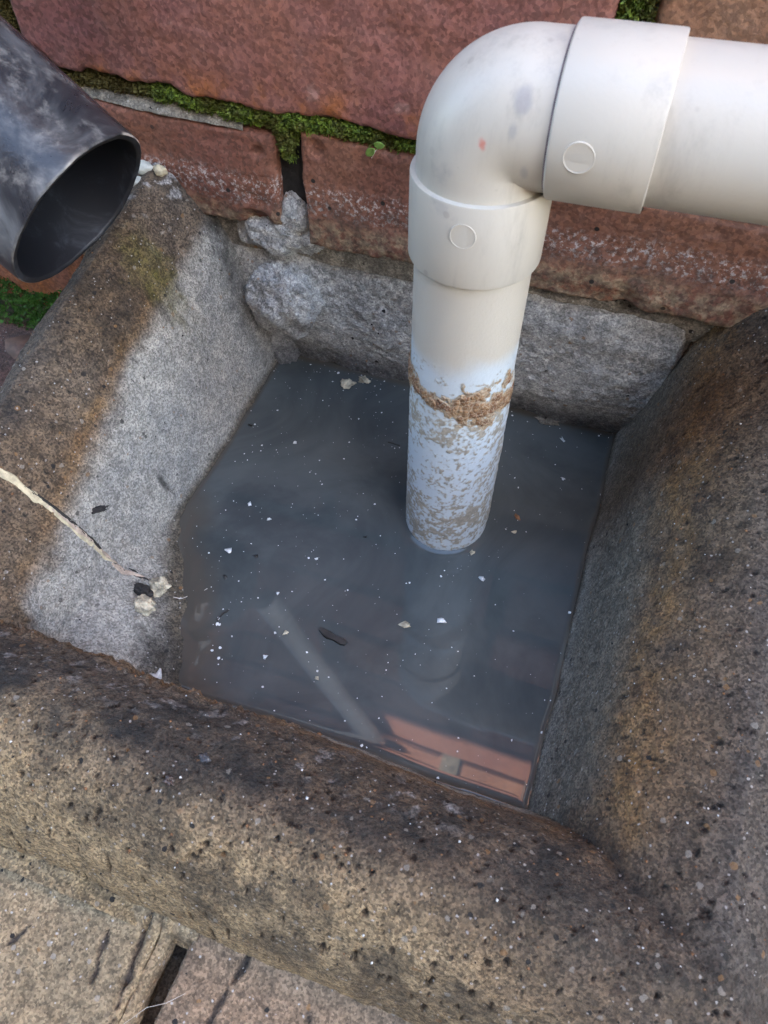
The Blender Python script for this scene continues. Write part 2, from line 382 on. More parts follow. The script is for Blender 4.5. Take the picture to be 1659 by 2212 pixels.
# upper storey of the same wall, beyond anything the water mirrors
def box(name, lo, hi, mat, parent=None, bev=0):
    (a, b, c_), (d, e, f) = lo, hi
    v = [(a, b, c_), (d, b, c_), (d, e, c_), (a, e, c_), (a, b, f), (d, b, f), (d, e, f), (a, e, f)]
    fs = [(0, 3, 2, 1), (4, 5, 6, 7), (0, 1, 5, 4), (1, 2, 6, 5), (2, 3, 7, 6), (3, 0, 4, 7)]
    o = obj(name, v, fs, mat, None, False)
    if parent: child(o, parent)
    return o
box('upper_wall', (-1800, 2, 1040), (2200, 230, 2500), M_plain, wall)
box('wall_end', (-1800, 2, -16), (-465, 230, 1038), M_plain, wall)
box('wall_end', (705, 2, -16), (2200, 230, 1038), M_plain, wall)

# rough mortar under the bricks: the back of the basin
gx, gz = np.meshgrid(np.arange(-52, 176, .65), np.arange(-14, 92, .65), indexing='ij')
base = np.interp(gz, [-14, 0, 20, 60, 78, 92], [16, 13, 10.5, 9, 11, 13])
gy = base + 1.7*fbm(gx/17, gz/17, s=61, o=4) + 1.0*np.abs(fbm(gx/6, gz/6, s=62, o=4)) + .55*fbm(gx/2, gz/2, s=63, o=3)
gy += 5*sstep(2.2, 0, np.abs(gx-70-.12*gz+3*fbm(gz/12, 1, s=66, o=2)))*sstep(20, 40, gz)         # vertical seam beside the pipe
gy -= 5.5*sstep(48, 44, np.abs(gx-122+.08*gz+1.5*fbm(gz/9, 2, s=67, o=3)))*sstep(77, 73, gz+1.5*fbm(gx/9, 3, s=68, o=3))*sstep(-5, 30, gz)                     # slab standing proud on the right
gy -= 9*np.exp(-((gx+16)/19)**2-((gz-46)/24)**2)
gy -= 1.2*sstep(50, 10, np.abs(gx-34+4*fbm(gz/9, 5, s=69, o=3)))*sstep(82, 68, gz)*sstep(0, 30, gz)
child(obj('rough_mortar', np.stack([gx, gy, gz], -1).reshape(-1, 3), gridf(*gx.shape)[:, ::-1], M_rough), wall)
# lump of mortar squeezed out beside the perpend
def blob(name, cen, rad, seed, mat, parent=None, nu=46, nv=64, amp=.22, fr=1.6, rot=None):
    th, ph = np.meshgrid(np.linspace(0, math.pi, nu), np.linspace(0, 2*math.pi, nv, endpoint=False), indexing='ij')
    d = np.stack([np.sin(th)*np.cos(ph), np.sin(th)*np.sin(ph), np.cos(th)], -1)
    k = 1+amp*fbm(d[..., 0]*fr+seed, d[..., 1]*fr, d[..., 2]*fr, s=seed, o=6)-.35*amp*np.abs(fbm(d[..., 0]*fr*3, d[..., 1]*fr*3+seed, d[..., 2]*fr*3, s=seed+1, o=3))
    v = (d*k[..., None]*np.array(rad)).reshape(-1, 3)
    if rot is not None: v = v @ np.array(Matrix.Rotation(rot, 3, 'Z')).T
    v = v + np.array(cen)
    o = obj(name, v, gridf(nu, nv, True)[:, ::-1], mat)
    if parent: child(o, parent)
    return o
blob('mortar_lump', (-17, 3, 47), (17, 15, 21), 71, M_rough, wall, 130, 180, .30, 2.3)
sx, sz = np.meshgrid(np.arange(-46, 12, .5), np.arange(44, 108, .5), indexing='ij')
q = np.minimum(np.hypot((sx+19)/20, (sz-80)/11), np.hypot((sx+8)/8, (sz-91)/10))+.30*fbm(sx/9, sz/9, s=72, o=5)
sm_ = sstep(1.3, .55, q); sy = 8.0-7.0*sm_-1.6*sm_*np.abs(fbm(sx/7, sz/7, s=74, o=4))+1.5*fbm(sx/11, sz/11, s=76, o=3)+.5*fbm(sx/1.9, sz/1.9, s=78, o=3)
child(obj('mortar_smear', np.stack([sx, sy, sz], -1).reshape(-1, 3), gridf(*sx.shape)[:, ::-1], M_rough), wall)
blob('mortar_fillet', (-31, 13, 2), (14, 9, 16), 77, M_rough, wall, 60, 80, .3, 2.)

# ------------------------------------------------------------------ moss in the joints
def tufts(name, pts, size, mat, parent, seed, kind='stuff', per=7):
    r = np.random.default_rng(seed); V = []; F = []; n = 0
    pts = np.asarray(pts); k = len(pts)*per
    base = np.repeat(pts, per, 0)+r.normal(0, .45, (k, 3)); s = size*r.uniform(.5, 1.3, k)
    d = r.normal(0, 1, (k, 3)); d[:, 1] -= 1.1; d[:, 2] += .5; d /= np.linalg.norm(d, axis=1)[:, None]
    q = np.cross(d, r.normal(0, 1, (k, 3))); q /= np.linalg.norm(q, axis=1)[:, None]
    w_ = (s*.22)[:, None]*q; tip = base+d*s[:, None]; midp = base+d*(s*.5)[:, None]
    v = np.stack([base, midp+w_, tip, midp-w_], 1).reshape(-1, 3); f = np.arange(4*k).reshape(k, 4)
    o = obj(name, v, f, mat, None, False)
    if parent: child(o, parent)
    o['kind'] = kind; return o
def moss_strip(x0, x1, zf, hw, dens, seed, yb=3.5, vert=False, prof=None):
    r = np.random.default_rng(seed); n = int(abs(x1-x0)*dens)
    a = r.uniform(x0, x1, n); b = r.uniform(-1, 1, n)
    dn = fbm(a/9, b*1.5, s=seed, o=3)
    keep = dn > -.32; a, b, dn = a[keep], b[keep], dn[keep]
    y = yb-3.6*(1-b*b)*(.6+.6*dn)
    z = zf(a)+b*hw(a)
    return np.stack([z, y, a], -1) if vert else np.stack([a, y, z], -1)
P = [moss_strip(-62, 118, lambda x: 133-.024*x, lambda x: np.interp(x, [-62, -20, 0, 40, 118], [3.4, 5, 5, 2.8, 3]), 34, 5),
     moss_strip(-128, -60, lambda x: 133-.024*x, lambda x: 4+0*x, 20, 6, 5.5),
     moss_strip(112, 240, lambda x: 131+0*x, lambda x: 3.5+0*x, 20, 7),
     moss_strip(117, 135, lambda z: -7+0*z, lambda z: np.interp(z, [117, 127, 135], [2.0, 4.5, 8]), 46, 8, vert=True),
     moss_strip(136, 206, lambda z: -122.5+0*z, lambda z: 5+0*z, 26, 9, 4.5, vert=True),
     moss_strip(136, 206, lambda z: 113+0*z, lambda z: 5+0*z, 26, 10, 3, vert=True)]
tufts('moss', np.vstack(P), 1.9, M_moss, wall, 12)
# base cushion below the tufts so that no pale mortar shows between them
for (x0, x1, hw, yy) in ((-128, -20, 4.2, 4.4), (-40, 120, 4.6, 3.2), (112, 240, 3.6, 4)):
    gx, gv = np.meshgrid(np.arange(x0, x1, .8), np.linspace(-1, 1, 14), indexing='ij')
    gz = 133-.024*gx+gv*(hw+.8*fbm(gx/8, 0, s=14, o=3)); gy = yy-1.8*(1-gv**4)*(.8+.5*fbm(gx/5, gz/5, s=15, o=4))+3*np.abs(gv)**6
    o = obj('moss_cushion', np.stack([gx, gy, gz], -1).reshape(-1, 3), gridf(*gx.shape)[:, ::-1], M_moss); child(o, wall); o['kind'] = 'stuff'
# pale ledge of old mortar under the moss on the left
gx, gv = np.meshgrid(np.arange(-110, -24, .9), np.linspace(0, 1, 9), indexing='ij')
gz = 125.6-.03*(gx+12)+gv*(3.6+1.5*fbm(gx/8, 0, s=18, o=3)); gy = -.4+1.2*fbm(gx/6, gz/4, s=19, o=3)+gv**2*4+.02*np.abs(gx+60)
child(obj('mortar_ledge', np.stack([gx, gy, gz], -1).reshape(-1, 3), gridf(*gx.shape)[:, ::-1], M_mort), wall)

# ------------------------------------------------------------------ concrete surround of the gully
gully = empty('gully_surround', (60, -110, 0), 'stained concrete gully surround with rounded kerbs holding murky water', 'gully')
st = st_k = .52
gx, gy = np.meshgrid(np.arange(-116, 242, st), np.arange(-252, 14, st), indexing='ij')
gz, dd_ = kerb_z(gx, gy)
amp = sstep(-6, 8, dd_)
hgt = 1.5*fbm(gx/26, gy/26, gz/26, s=21, o=3)+.55*fbm(gx/5, gy/5, gz/5, s=22, o=3)+.42*fbm(gx/1.7, gy/1.7, gz/1.7, s=23, o=3)
lipz = sstep(8, 12, dd_)*sstep(20, 15, dd_)*sstep(-168, -176, gy)                                          # crumbly front lip
hgt += lipz*(1.0+3.2*np.abs(fbm(gx/4, gy/4, gz/8, s=27, o=3)))*sstep(110, 40, gx)
r = np.random.default_rng(77); pit = np.zeros_like(gx)
NPIT = 7000
pxs = r.uniform(-112, 238, NPIT); pys = r.uniform(-250, 0, NPIT); prs = .30+.70*r.random(NPIT)**4
pd_ = kerb_d(pxs, pys)
for a, b, c_, q in zip(pxs, pys, prs, pd_):
    if q < 16 or q > 82: continue
    if a < -20 and b > -170 and r.random() < .75: continue
    i, j = int((a+116)/st), int((b+252)/st); n = int(c_*1.6/st)+2
    sl = (slice(max(i-n, 0), i+n+1), slice(max(j-n, 0), j+n+1))
    el = 1+.5*vn(gx[sl]/1.3+a, gy[sl]/1.3, s=3)
    k = np.hypot(gx[sl]-a, (gy[sl]-b)*1.15)/(c_*el); hole = sstep(1.05, .55, k)
    hgt[sl] -= hole*c_*1.25; pit[sl] = np.maximum(pit[sl], hole*.85)
gzx, gzy = np.gradient(gz, st, st); nl = np.sqrt(1+gzx**2+gzy**2)
vx = gx-gzx/nl*hgt*amp; vy = gy-gzy/nl*hgt*amp; vz = gz+hgt*amp/nl
side_l = sstep(5, -5, gx+28)*sstep(-200, -185, gy); side_r = sstep(-5, 5, gx-150); _b = (-175-gy)*80/72; _a = np.maximum(-28-gx, gx-150)+5*fbm(gx/12, gy/12, s=35, o=4)
front = sstep(-178, -184, gy)*sstep(-8, 8, _b-np.maximum(_a, 0)); side_r_m = 1-front
n1 = fbm(gx/13, gy/13, gz/20, s=31, o=5); n2 = fbm(gx/4, gy/4, gz/4, s=32, o=4); n3 = fbm(gx/34, gy/34, gz/34, s=33, o=3)
tl = np.interp(-gy, [0, 75, 110, 160, 200], [24, 21, 17, 14, 13])+2.6*n1+1.0*n2
tide = sstep(3.2, -3.2, dd_-tl+2.2*n2)*(1-front*.0)
tide = np.where(gx > 60, sstep(4, -4, dd_-(15+2.5*n1)), tide)
tide = tide*(1-sstep(-176, -181, gy)*sstep(9, 12, dd_))
rust = np.exp(-((dd_-tl-2.0)/2.2)**2)*(.35+.9*n1)*side_l
rust += np.exp(-((dd_-21-4*n1-3*n3)/6.5)**2)*(.62+.6*n2+.4*n1)*side_r
rust += np.exp(-((dd_-12.5-1.2*n2)/2.6)**2)*(.5+.5*n1)*front
damp_shade = np.maximum(sstep(7, 1, vz+1.5*n1), sstep(60, 90, gx)*sstep(4, 12, vz)*0+side_r*sstep(34, 14, dd_)*.85)  # damp at the waterline; shade of the right inner face put into the colour
damp_shade = np.maximum(damp_shade, np.clip(.55+.9*n1, 0, 1)*sstep(11, 3, vz)*sstep(-125, -150, gy)*(gx < 60))
soot_shade = sstep(.1, .65, n3+.6*n1+.3*n2)*.6*sstep(18, 28, dd_)
soot_shade = np.maximum(soot_shade, front*sstep(13, 22, dd_)*sstep(66, 36, dd_)*.80*(.85+.9*n1+.4*n2))
soot_shade = np.maximum(soot_shade, side_l*sstep(36, 56, dd_-.06*gy)*.65*(.8+.7*n1))
mitre = np.exp(-(((gx-150)-(-175-gy)*80/72)/9)**2)*sstep(4, 16, dd_)*sstep(70, 40, dd_); soot_shade = np.maximum(soot_shade, mitre*.85*(.8+.7*n2))  # shade of the corner crease painted along the mitre
def spot(cx, cy, rr, nn=n2): return sstep(1.15, .35, np.hypot(gx-cx, gy-cy)/rr/(1+.5*nn))
soot_shade = np.maximum(soot_shade, spot(-33, -100, 2.2)*.8); soot_shade = np.maximum(soot_shade, spot(4, -166, 15)*.75*(.5+.8*np.abs(n2)))
algae = spot(-55, -40, 13)*.75*(.6+.9*np.abs(n2))
soot_shade = np.maximum(soot_shade, spot(-50, -49, 4.5)*.7)
salt = sstep(.28, .5, n2+.3*n1)*sstep(-45, -10, gy)*side_l*sstep(26, 34, dd_)*.6
salt = np.maximum(salt, front*np.exp(-((dd_-24)/7)**2)*sstep(.22, .5, n2)*.45*sstep(150, 120, gx))
tan = np.maximum(front*sstep(40, 66, dd_+6*n3)*sstep(180, 110, gx)*.85, front*sstep(60, 74, dd_)*.7)
tan = np.maximum(tan, front*sstep(30, 60, dd_+8*n3)*sstep(60, 0, gx)*.9)
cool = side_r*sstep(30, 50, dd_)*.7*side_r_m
rust = rust*np.where(gx > 100, 1-.0*front, 1); at = dict(wet=np.maximum(side_l*sstep(34, 10, gz+4*n1), .55*side_r*sstep(26, 44, dd_)*sstep(-.3, .5, n1+n3)), tide=tide, rust=np.clip(rust, 0, 1)*.8, damp_shade=damp_shade, soot_shade=np.clip(soot_shade, 0, 1), algae=algae, salt=np.clip(salt, 0, 1), tan=tan, cool=cool, pit=pit)
V = np.stack([vx, vy, vz], -1).reshape(-1, 3); F = gridf(*gx.shape)
zmin = gz.ravel()[F].max(1); F = F[zmin > -14]
V, F, at = compact(V, F, {k: a.ravel() for k, a in at.items()})
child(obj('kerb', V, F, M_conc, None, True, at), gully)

_vert = hgt*amp*nl
def kerb_s(x, y):
    z, d = kerb_z(x, y); i_ = np.clip(((np.asarray(x)+116)/st_k).round().astype(int), 0, _vert.shape[0]-1); j_ = np.clip(((np.asarray(y)+252)/st_k).round().astype(int), 0, _vert.shape[1]-1)
    return z+_vert[i_, j_], d
# crack across the left kerb: dark line, pink sealant, lumps of old filler
def on_kerb(x, y, up=0.):
    z, _ = kerb_z(np.asarray(x, float), np.asarray(y, float)); return np.stack([np.asarray(x, float), np.asarray(y, float), z+up], -1)
def ribbon(name, pts, width, mat, parent, seed, hgt_=.6, step=.5, taper=True, na=9):
    pts = np.array(pts, float); L = np.r_[0, np.cumsum(np.hypot(*np.diff(pts, axis=0).T))]
    s = np.arange(0, L[-1], step); x = np.interp(s, L, pts[:, 0]); y = np.interp(s, L, pts[:, 1])
    y = y+.6*fbm(s/4, 3, s=seed, o=3); tx, ty = np.gradient(x), np.gradient(y); l = np.hypot(tx, ty); nx_, ny_ = -ty/l, tx/l
    wd = width*(.65+.6*(fbm(s/5, 7, s=seed, o=4)+.3)); wd = np.maximum(wd, width*.25)
    if taper: wd = wd*np.minimum(1, np.minimum(s, L[-1]-s)/3+.15)
    a = np.linspace(-1, 1, na); X = x[:, None]+nx_[:, None]*a*wd[:, None]/2; Y = y[:, None]+ny_[:, None]*a*wd[:, None]/2
    z, _ = kerb_s(X, Y); z = z+hgt_*(1-a**2)[None]*(.8+.7*fbm(X/1.6, Y/1.6, s=seed+3, o=3))+.25-.9*(np.abs(a)[None] > .9)
    o = obj(name, np.stack([X, Y, z], -1).reshape(-1, 3), gridf(len(s), na)[:, ::-1], mat); child(o, parent); return o

ribbon('crack', [(-62, -145), (-20, -139.5)], 1.5, M_darkbit, gully, 3, .25)
ribbon('sealant', [(-50, -144.6), (-21, -139.6)], 2.4, M_pink, gully, 5, .3)
ribbon('filler', [(-68, -145.4), (-47.5, -144.4)], 3.8, M_fill, gully, 7, .45)
ribbon('filler', [(-50, -144.6), (-40.0, -144.2)], 2.2, M_fill, gully, 9, .35)
ribbon('filler', [(-41.2, -144.8), (-32.5, -140.9)], 3.0, M_fill, gully, 13, .45)
ribbon('tar_streak', [(-29.5, -139.0), (-25.5, -138.8)], 1.6, M_darkbit, gully, 15, .5)
# pale blobs of sealant where the kerb meets the brick
blob('sealant_blob', (-74, -3.5, 104.5), (5.5, 3, 2.6), 81, M_sil, gully, 24, 30, .25, 1.5)
blob('sealant_blob', (-76, -9, 101), (3.6, 3, 2), 83, M_sil, gully, 24, 30, .3, 1.5)
blob('mortar_dab', (-66.5, -3, 104), (3.4, 2.4, 2.4), 85, M_fill, gully, 24, 30, .4, 1.8)

# loose grit bedded in the concrete
def grit(name, n, seed, mat, lo, hi, sel, parent, kind='stuff'):
    r = np.random.default_rng(seed); x = r.uniform(-110, 236, n*3); y = r.uniform(-249, 2, n*3)
    z, d = kerb_s(x, y); k = sel(x, y, z, d); x, y, z = x[k][:n], y[k][:n], z[k][:n]; n = len(x)
    B = np.array([(1, 0, 0), (0, 1, 0), (-1, 0, 0), (0, -1, 0), (0, 0, .8), (0, 0, -.8)], float)
    T = np.array([(0, 1, 4), (1, 2, 4), (2, 3, 4), (3, 0, 4), (1, 0, 5), (2, 1, 5), (3, 2, 5), (0, 3, 5)])
    s = (lo+(hi-lo)*r.random(n)**3)[:, None, None]
    v = B[None]*s*r.uniform(.6, 1.3, (n, 6, 1)); a = r.uniform(0, 6.28, n); ca, sa = np.cos(a)[:, None], np.sin(a)[:, None]
    v = np.stack([v[..., 0]*ca-v[..., 1]*sa, v[..., 0]*sa+v[..., 1]*ca, v[..., 2]], -1)+np.stack([x, y, z+.1], -1)[:, None]
    f = (T[None]+6*np.arange(n)[:, None, None]).reshape(-1, 3)
    o = obj(name, v.reshape(-1, 3), f, mat, None, False); child(o, parent); o['kind'] = kind; return o
grit('pale_grit', 300, 5, M_flake, .16, .5, lambda x, y, z, d: (d > 12) & (d < 78), gully)
grit('brown_grit', 420, 6, M_brownbit, .2, .7, lambda x, y, z, d: (d > 15) & (d < 78), gully)
grit('dark_grit', 320, 7, M_darkbit, .2, .6, lambda x, y, z, d: (d > 3) & (d < 78), gully)
grit('lip_crumbs', 260, 8, M_brownbit, .6, 2.4, lambda x, y, z, d: (d > 7) & (d < 14) & (y < -178) & (x < 100) & (x > -20), gully)

# ------------------------------------------------------------------ water
PX, PY, PR = 86.23, -63.37, 18.0
st = .8
gx, gy = np.meshgrid(np.arange(-52, 166, st), np.arange(-192, 22, st), indexing='ij')
kz, _ = kerb_z(gx, gy); rp = np.hypot(gx-PX, gy-PY)-PR
back = 12.8-gy
wz = 1.1*np.exp(np.minimum(kz, 0)/2.0)*(kz < 2) + 1.3*np.exp(-np.maximum(rp, 0)/1.6)+.9*np.exp(-np.maximum(back, 0)/1.6)
wz += .05*fbm(gx/40, gy/40, s=91, o=2)
dep = np.minimum(np.clip(-kz*1.0, 0, 30), np.clip(back*2, 0, 30))
V = np.stack([gx, gy, wz], -1).reshape(-1, 3); F = gridf(*gx.shape); F = F[(kz.ravel()[F].min(1) < 3)]
V, F, at = compact(V, F, dict(depth=dep.ravel()))
tag(obj('water', V, F, M_water, None, True, at), kind='structure')

# ------------------------------------------------------------------ white waste pipe with elbow
wp = empty('waste_pipe', (PX, PY, 0), 'white plastic waste pipe with an elbow dropping into the murky gully water', 'waste pipe')
def lathe(name, prof, cen, axis, mat, parent, nseg=96, attrs=None, smooth_angle=True):
    """prof: (distance along axis, radius) pairs; axis a unit vector"""
    ax = Vector(axis).normalized(); e1 = ax.orthogonal().normalized(); e2 = ax.cross(e1)
    a = np.linspace(0, 2*math.pi, nseg, endpoint=False)
    V = []
    for (s, r) in prof:
        V.append(np.array(cen)+np.array(ax)*s+r*(np.cos(a)[:, None]*np.array(e1)+np.sin(a)[:, None]*np.array(e2)))
    o = obj(name, np.concatenate(V), gridf(len(prof), nseg, True)[:, ::-1], mat)
    child(o, parent); return o
def sharp(o, ang=35):
    m_ = o.modifiers.new('es', 'EDGE_SPLIT'); m_.split_angle = math.radians(ang); return o
# vertical pipe, scaled below the old water line
na, nz_ = 320, 420
th, zz = np.meshgrid(np.linspace(0, 2*math.pi, na, endpoint=False), np.linspace(-24, 141, nz_), indexing='ij')
cx_, sy_ = np.cos(th)*PR, np.sin(th)*PR
n1 = fbm(cx_/7, sy_/7, zz/7, s=101, o=5); n2 = fbm(cx_/2.2, sy_/2.2, zz/2.2, s=102, o=4); n0 = fbm(cx_/16, sy_/16, zz/20, s=103, o=3); n3_ = fbm(cx_/.9, sy_/.9, zz/.9, s=105, o=3)
chalk_sky = sstep(113, 103, zz+4*n0+2*n1+2.5*np.cos(th+1.2))
lime = sstep(-.06, .30, n2*.55+n3_*.65+n1*.45-np.interp(zz, [0, 10, 22, 40, 66, 76, 84, 100, 104, 112], [.02, -.20, -.20, .04, .02, -.14, -.08, .22, .42, .9]))*sstep(112, 100, zz)
side = sstep(.72, .95, np.cos(th-.55)); lime = np.maximum(lime, side*sstep(98, 88, zz)*sstep(-.35, .1, n2+.2)*.9)
rr = PR+lime*(.10+.16*np.abs(n2))+side*sstep(96, 86, zz)*(.5+.9*np.abs(n1))*sstep(0, 10, zz)+.04*fbm(cx_/.9, sy_/.9, zz/.9, s=104, o=2)*chalk_sky
V = np.stack([PX+np.cos(th)*rr, PY+np.sin(th)*rr, zz], -1)
i = np.arange(na*nz_).reshape(na, nz_); i = np.vstack([i, i[:1]])
F = np.stack([i[:-1, :-1], i[1:, :-1], i[1:, 1:], i[:-1, 1:]], -1).reshape(-1, 4)
child(obj('vertical_pipe', V.reshape(-1, 3), F, M_pipe, None, True, dict(chalk_sky=chalk_sky.ravel(), lime=lime.ravel())), wp)
# brown crust round the pipe
na, nz_ = 420, 130
th, zz = np.meshgrid(np.linspace(0, 2*math.pi, na, endpoint=False), np.linspace(66, 108, nz_), indexing='ij')
cx_, sy_ = np.cos(th)*PR, np.sin(th)*PR
n1 = fbm(cx_/6, sy_/6, zz/6, s=111, o=5); n2 = fbm(cx_/1.6, sy_/1.6, zz/1.6, s=112, o=4)
ctr = 88+2.0*np.cos(th+2.6); halfw = 6.0+2.6*np.cos(2*(th+.55))
msk = 1-np.abs(zz-ctr)/halfw+1.0*n1+.55*n2
rr = PR+.25+np.clip(msk, -.4, .7)*(.75+.6*n2)
V = np.stack([PX+np.cos(th)*rr, PY+np.sin(th)*rr, zz], -1)
i = np.arange(na*nz_).reshape(na, nz_); i = np.vstack([i, i[:1]])
F = np.stack([i[:-1, :-1], i[1:, :-1], i[1:, 1:], i[:-1, 1:]], -1).reshape(-1, 4)
F = F[msk.ravel()[F].max(1) > .02]
V, F, at = compact(V.reshape(-1, 3), F, dict(edge=sstep(.35, .0, msk).ravel()))
child(obj('rust_crust', V, F, M_crust, None, True, at), wp)
# elbow: body, two sockets, ejector marks
EZ = 180.0; HX = Vector((math.cos(.0079)*math.cos(.0222), math.sin(.0079)*math.cos(.0222), math.sin(.0222)))
RB, R0 = 18.35, 11.5
prof = [(PX, PY, 160.)]
path = [(Vector((0, 0, 158+k*(EZ-R0-158.6)/12)), Vector((0, 0, 1))) for k in range(13)]
cB = Vector((R0, 0, EZ-R0)); nb = 60
for k in range(nb+1):
    a = math.pi*k/(2*nb); path.append((cB+Vector((-math.cos(a)*R0, 0, math.sin(a)*R0)), Vector((math.sin(a), 0, math.cos(a)))))
path += [(Vector((R0+.6+k*.5, 0, EZ+.02*k)), Vector((1, 0, 0))) for k in range(21)]
a = np.linspace(0, 2*math.pi, 128, endpoint=False); VV = []
for p_, tg in path:
    e1 = Vector((0, 1, 0)); e2 = tg.cross(e1)
    ring = np.array([PX, PY, 0])+np.array(p_)+RB*(np.cos(a)[:, None]*np.array(e1)+np.sin(a)[:, None]*np.array(e2)); VV.append(ring)
VV = np.concatenate(VV); rel = VV-np.array([PX, PY, EZ])
def sm(cx, cz, rx, rz): return sstep(1.2, .5, np.hypot((rel[:, 0]-cx)/rx, (rel[:, 2]-cz)/rz)/(1+.6*fbm(rel[:, 0]/2.5, rel[:, 2]/2.5, s=6, o=3)))*(rel[:, 1] < 0)
elbow = child(obj('elbow', VV, gridf(len(path), 128, True)[:, ::-1], M_pvc, None, True,
    dict(smudge=np.clip(sm(11, 9, 2.2, 3.0)*.8+sm(10, 3, 1.2, 2)*.6+sm(14, -7, 1, 2.2)*.6, 0, 1), red=sm(3.2, -1.2, .9, 1.2))), wp)
RC = 19.9
def socket(o_, ax, s0, s1, name='socket'):
    pr = [(s0, RB-.6), (s0, RC-.55), (s0+.25, RC-.15), (s0+.6, RC), ((s0+s1)/2, RC+.05), (s1-.5, RC), (s1-.12, RC-.15), (s1, RC-.5), (s1, PR-.3)]
    return sharp(lathe(name, pr, o_, ax, M_pvc, wp, 128), 40)
s1_ = socket((PX, PY, 0), (0, 0, 1), 137.9, 163.0)
s2_ = socket((PX, PY, EZ), HX, 18.6, 43.0)
hp = lathe('horizontal_pipe', [(30, PR+.1), (60, PR+.1), (150, PR+.1), (420, PR+.1)], (PX, PY, EZ), HX, M_pvc, wp, 128)
lathe('seam', [(18.0, RB-.2), (18.1, RB+.22), (18.7, RB+.45), (18.75, RB-.2)], (PX, PY, EZ), HX, M_seam, wp, 96)  # dark ring in the gap between elbow and socket
def mark(cen, nrm, rad, parent):
    n = Vector(nrm).normalized()
    pr = [(-.6, rad), (.0, rad), (.10, rad-.15), (.10, rad-.3), (.0, rad-.45), (-.01, .01)]
    o = lathe('ejector_mark', pr, cen, n, M_pvc, wp, 40); o.parent = parent; o.matrix_parent_inverse = Matrix.Identity(4); sharp(o, 25); return o
mark((PX+math.cos(math.radians(-88))*RC, PY+math.sin(math.radians(-88))*RC, 154.5), (math.cos(math.radians(-88)), math.sin(math.radians(-88)), 0), 3.7, s1_)
mk = Vector((112.6, -83.1, 180.1)); ax_ = Vector((PX, PY, EZ))+HX*26.2; nn_ = (mk-ax_).normalized(); mark(ax_+nn_*RC, nn_, 3.8, s2_)

# ------------------------------------------------------------------ black downpipe shoe
dn = Vector((.838, -.128, -.53)).normalized(); dc = Vector((-53.6, -68.5, 125.2)); DR = 31.9
dp = empty('downpipe', dc-dn*150, 'scuffed black plastic downpipe ending in an open angled shoe', 'downpipe')
L = 140; ns = 110; na = 160
e1 = dn.orthogonal().normalized(); e2 = dn.cross(e1); a = np.linspace(0, 2*math.pi, na, endpoint=False)
s_ = np.r_[np.linspace(-L, -4, ns), np.linspace(-3.5, -.4, 10), 0]
S, A = np.meshgrid(s_, a, indexing='ij')
nr = fbm(np.cos(A)*3, np.sin(A)*3, S/12, s=121, o=4)
rim = .5*fbm(np.cos(A)*4, np.sin(A)*4, 0, s=122, o=4)
ro = DR+.12*nr-.5*sstep(-.5, 0, S)
Vo = np.array(dc)+np.array(dn)*(S+rim*sstep(-3, 0, S))[..., None]+ro[..., None]*(np.cos(A)[..., None]*np.array(e1)+np.sin(A)[..., None]*np.array(e2))
worn = sstep(-1.4, -.2, S+1.4*nr)*sstep(.05, .35, fbm(np.cos(A)*2.2, np.sin(A)*2.2, S/30, s=125, o=4)+.12)
shoe = child(obj('shoe', Vo.reshape(-1, 3), gridf(len(s_), na, True)[:, ::-1], M_black, None, True, dict(worn=worn.ravel())), dp)
s_ = np.r_[0, -.3, -1, np.linspace(-3, -L, 40)]; S, A = np.meshgrid(s_, a, indexing='ij')
ri = np.where(S > -.2, DR-.5, DR-2.4)
Vi = np.array(dc)+np.array(dn)*(S+.5*fbm(np.cos(A)*4, np.sin(A)*4, 0, s=122, o=4)*sstep(-3, 0, S))[..., None]+ri[..., None]*(np.cos(A)[..., None]*np.array(e1)+np.sin(A)[..., None]*np.array(e2))
child(obj('bore', Vi.reshape(-1, 3), gridf(len(s_), na, True)[:, ::-1], M_blackin, None, True), dp)
# rest of the downpipe, out of view: bend and riser on the wall
def tube(name, pts, rad, mat, parent, nseg=48):
    pts = [Vector(q) for q in pts]; V = []; aa = np.linspace(0, 2*math.pi, nseg, endpoint=False)
    up = Vector((0, 1, .01)).normalized()
    for i, q in enumerate(pts):
        tg = (pts[min(i+1, len(pts)-1)]-pts[max(i-1, 0)]).normalized(); b1 = (up-tg*up.dot(tg)).normalized(); b2 = tg.cross(b1)
        V.append(np.array(q)+rad*(np.cos(aa)[:, None]*np.array(b1)+np.sin(aa)[:, None]*np.array(b2)))
    o = obj(name, np.concatenate(V), gridf(len(pts), nseg, True)[:, ::-1], mat)
    if parent: child(o, parent)
    return o
q0 = dc-dn*(L-3); q1 = q0-dn*30; bend = []
for k in range(13):
    u_ = k/12; e_ = Vector((q1.x-18, -45, q1.z+75)); mid_ = q1-dn*30
    bend.append(q0*(1-u_)**3+(q0-dn*25)*3*u_*(1-u_)**2+Vector((e_.x, e_.y, e_.z-45))*3*u_*u_*(1-u_)+e_*u_**3)
tube('bend', bend, DR+.3, M_black, dp); tube('riser', [bend[-1]-Vector((0, 0, 5)), bend[-1]+Vector((0, 0, 500)), bend[-1]+Vector((0, 0, 2000))], DR-1, M_black, dp)

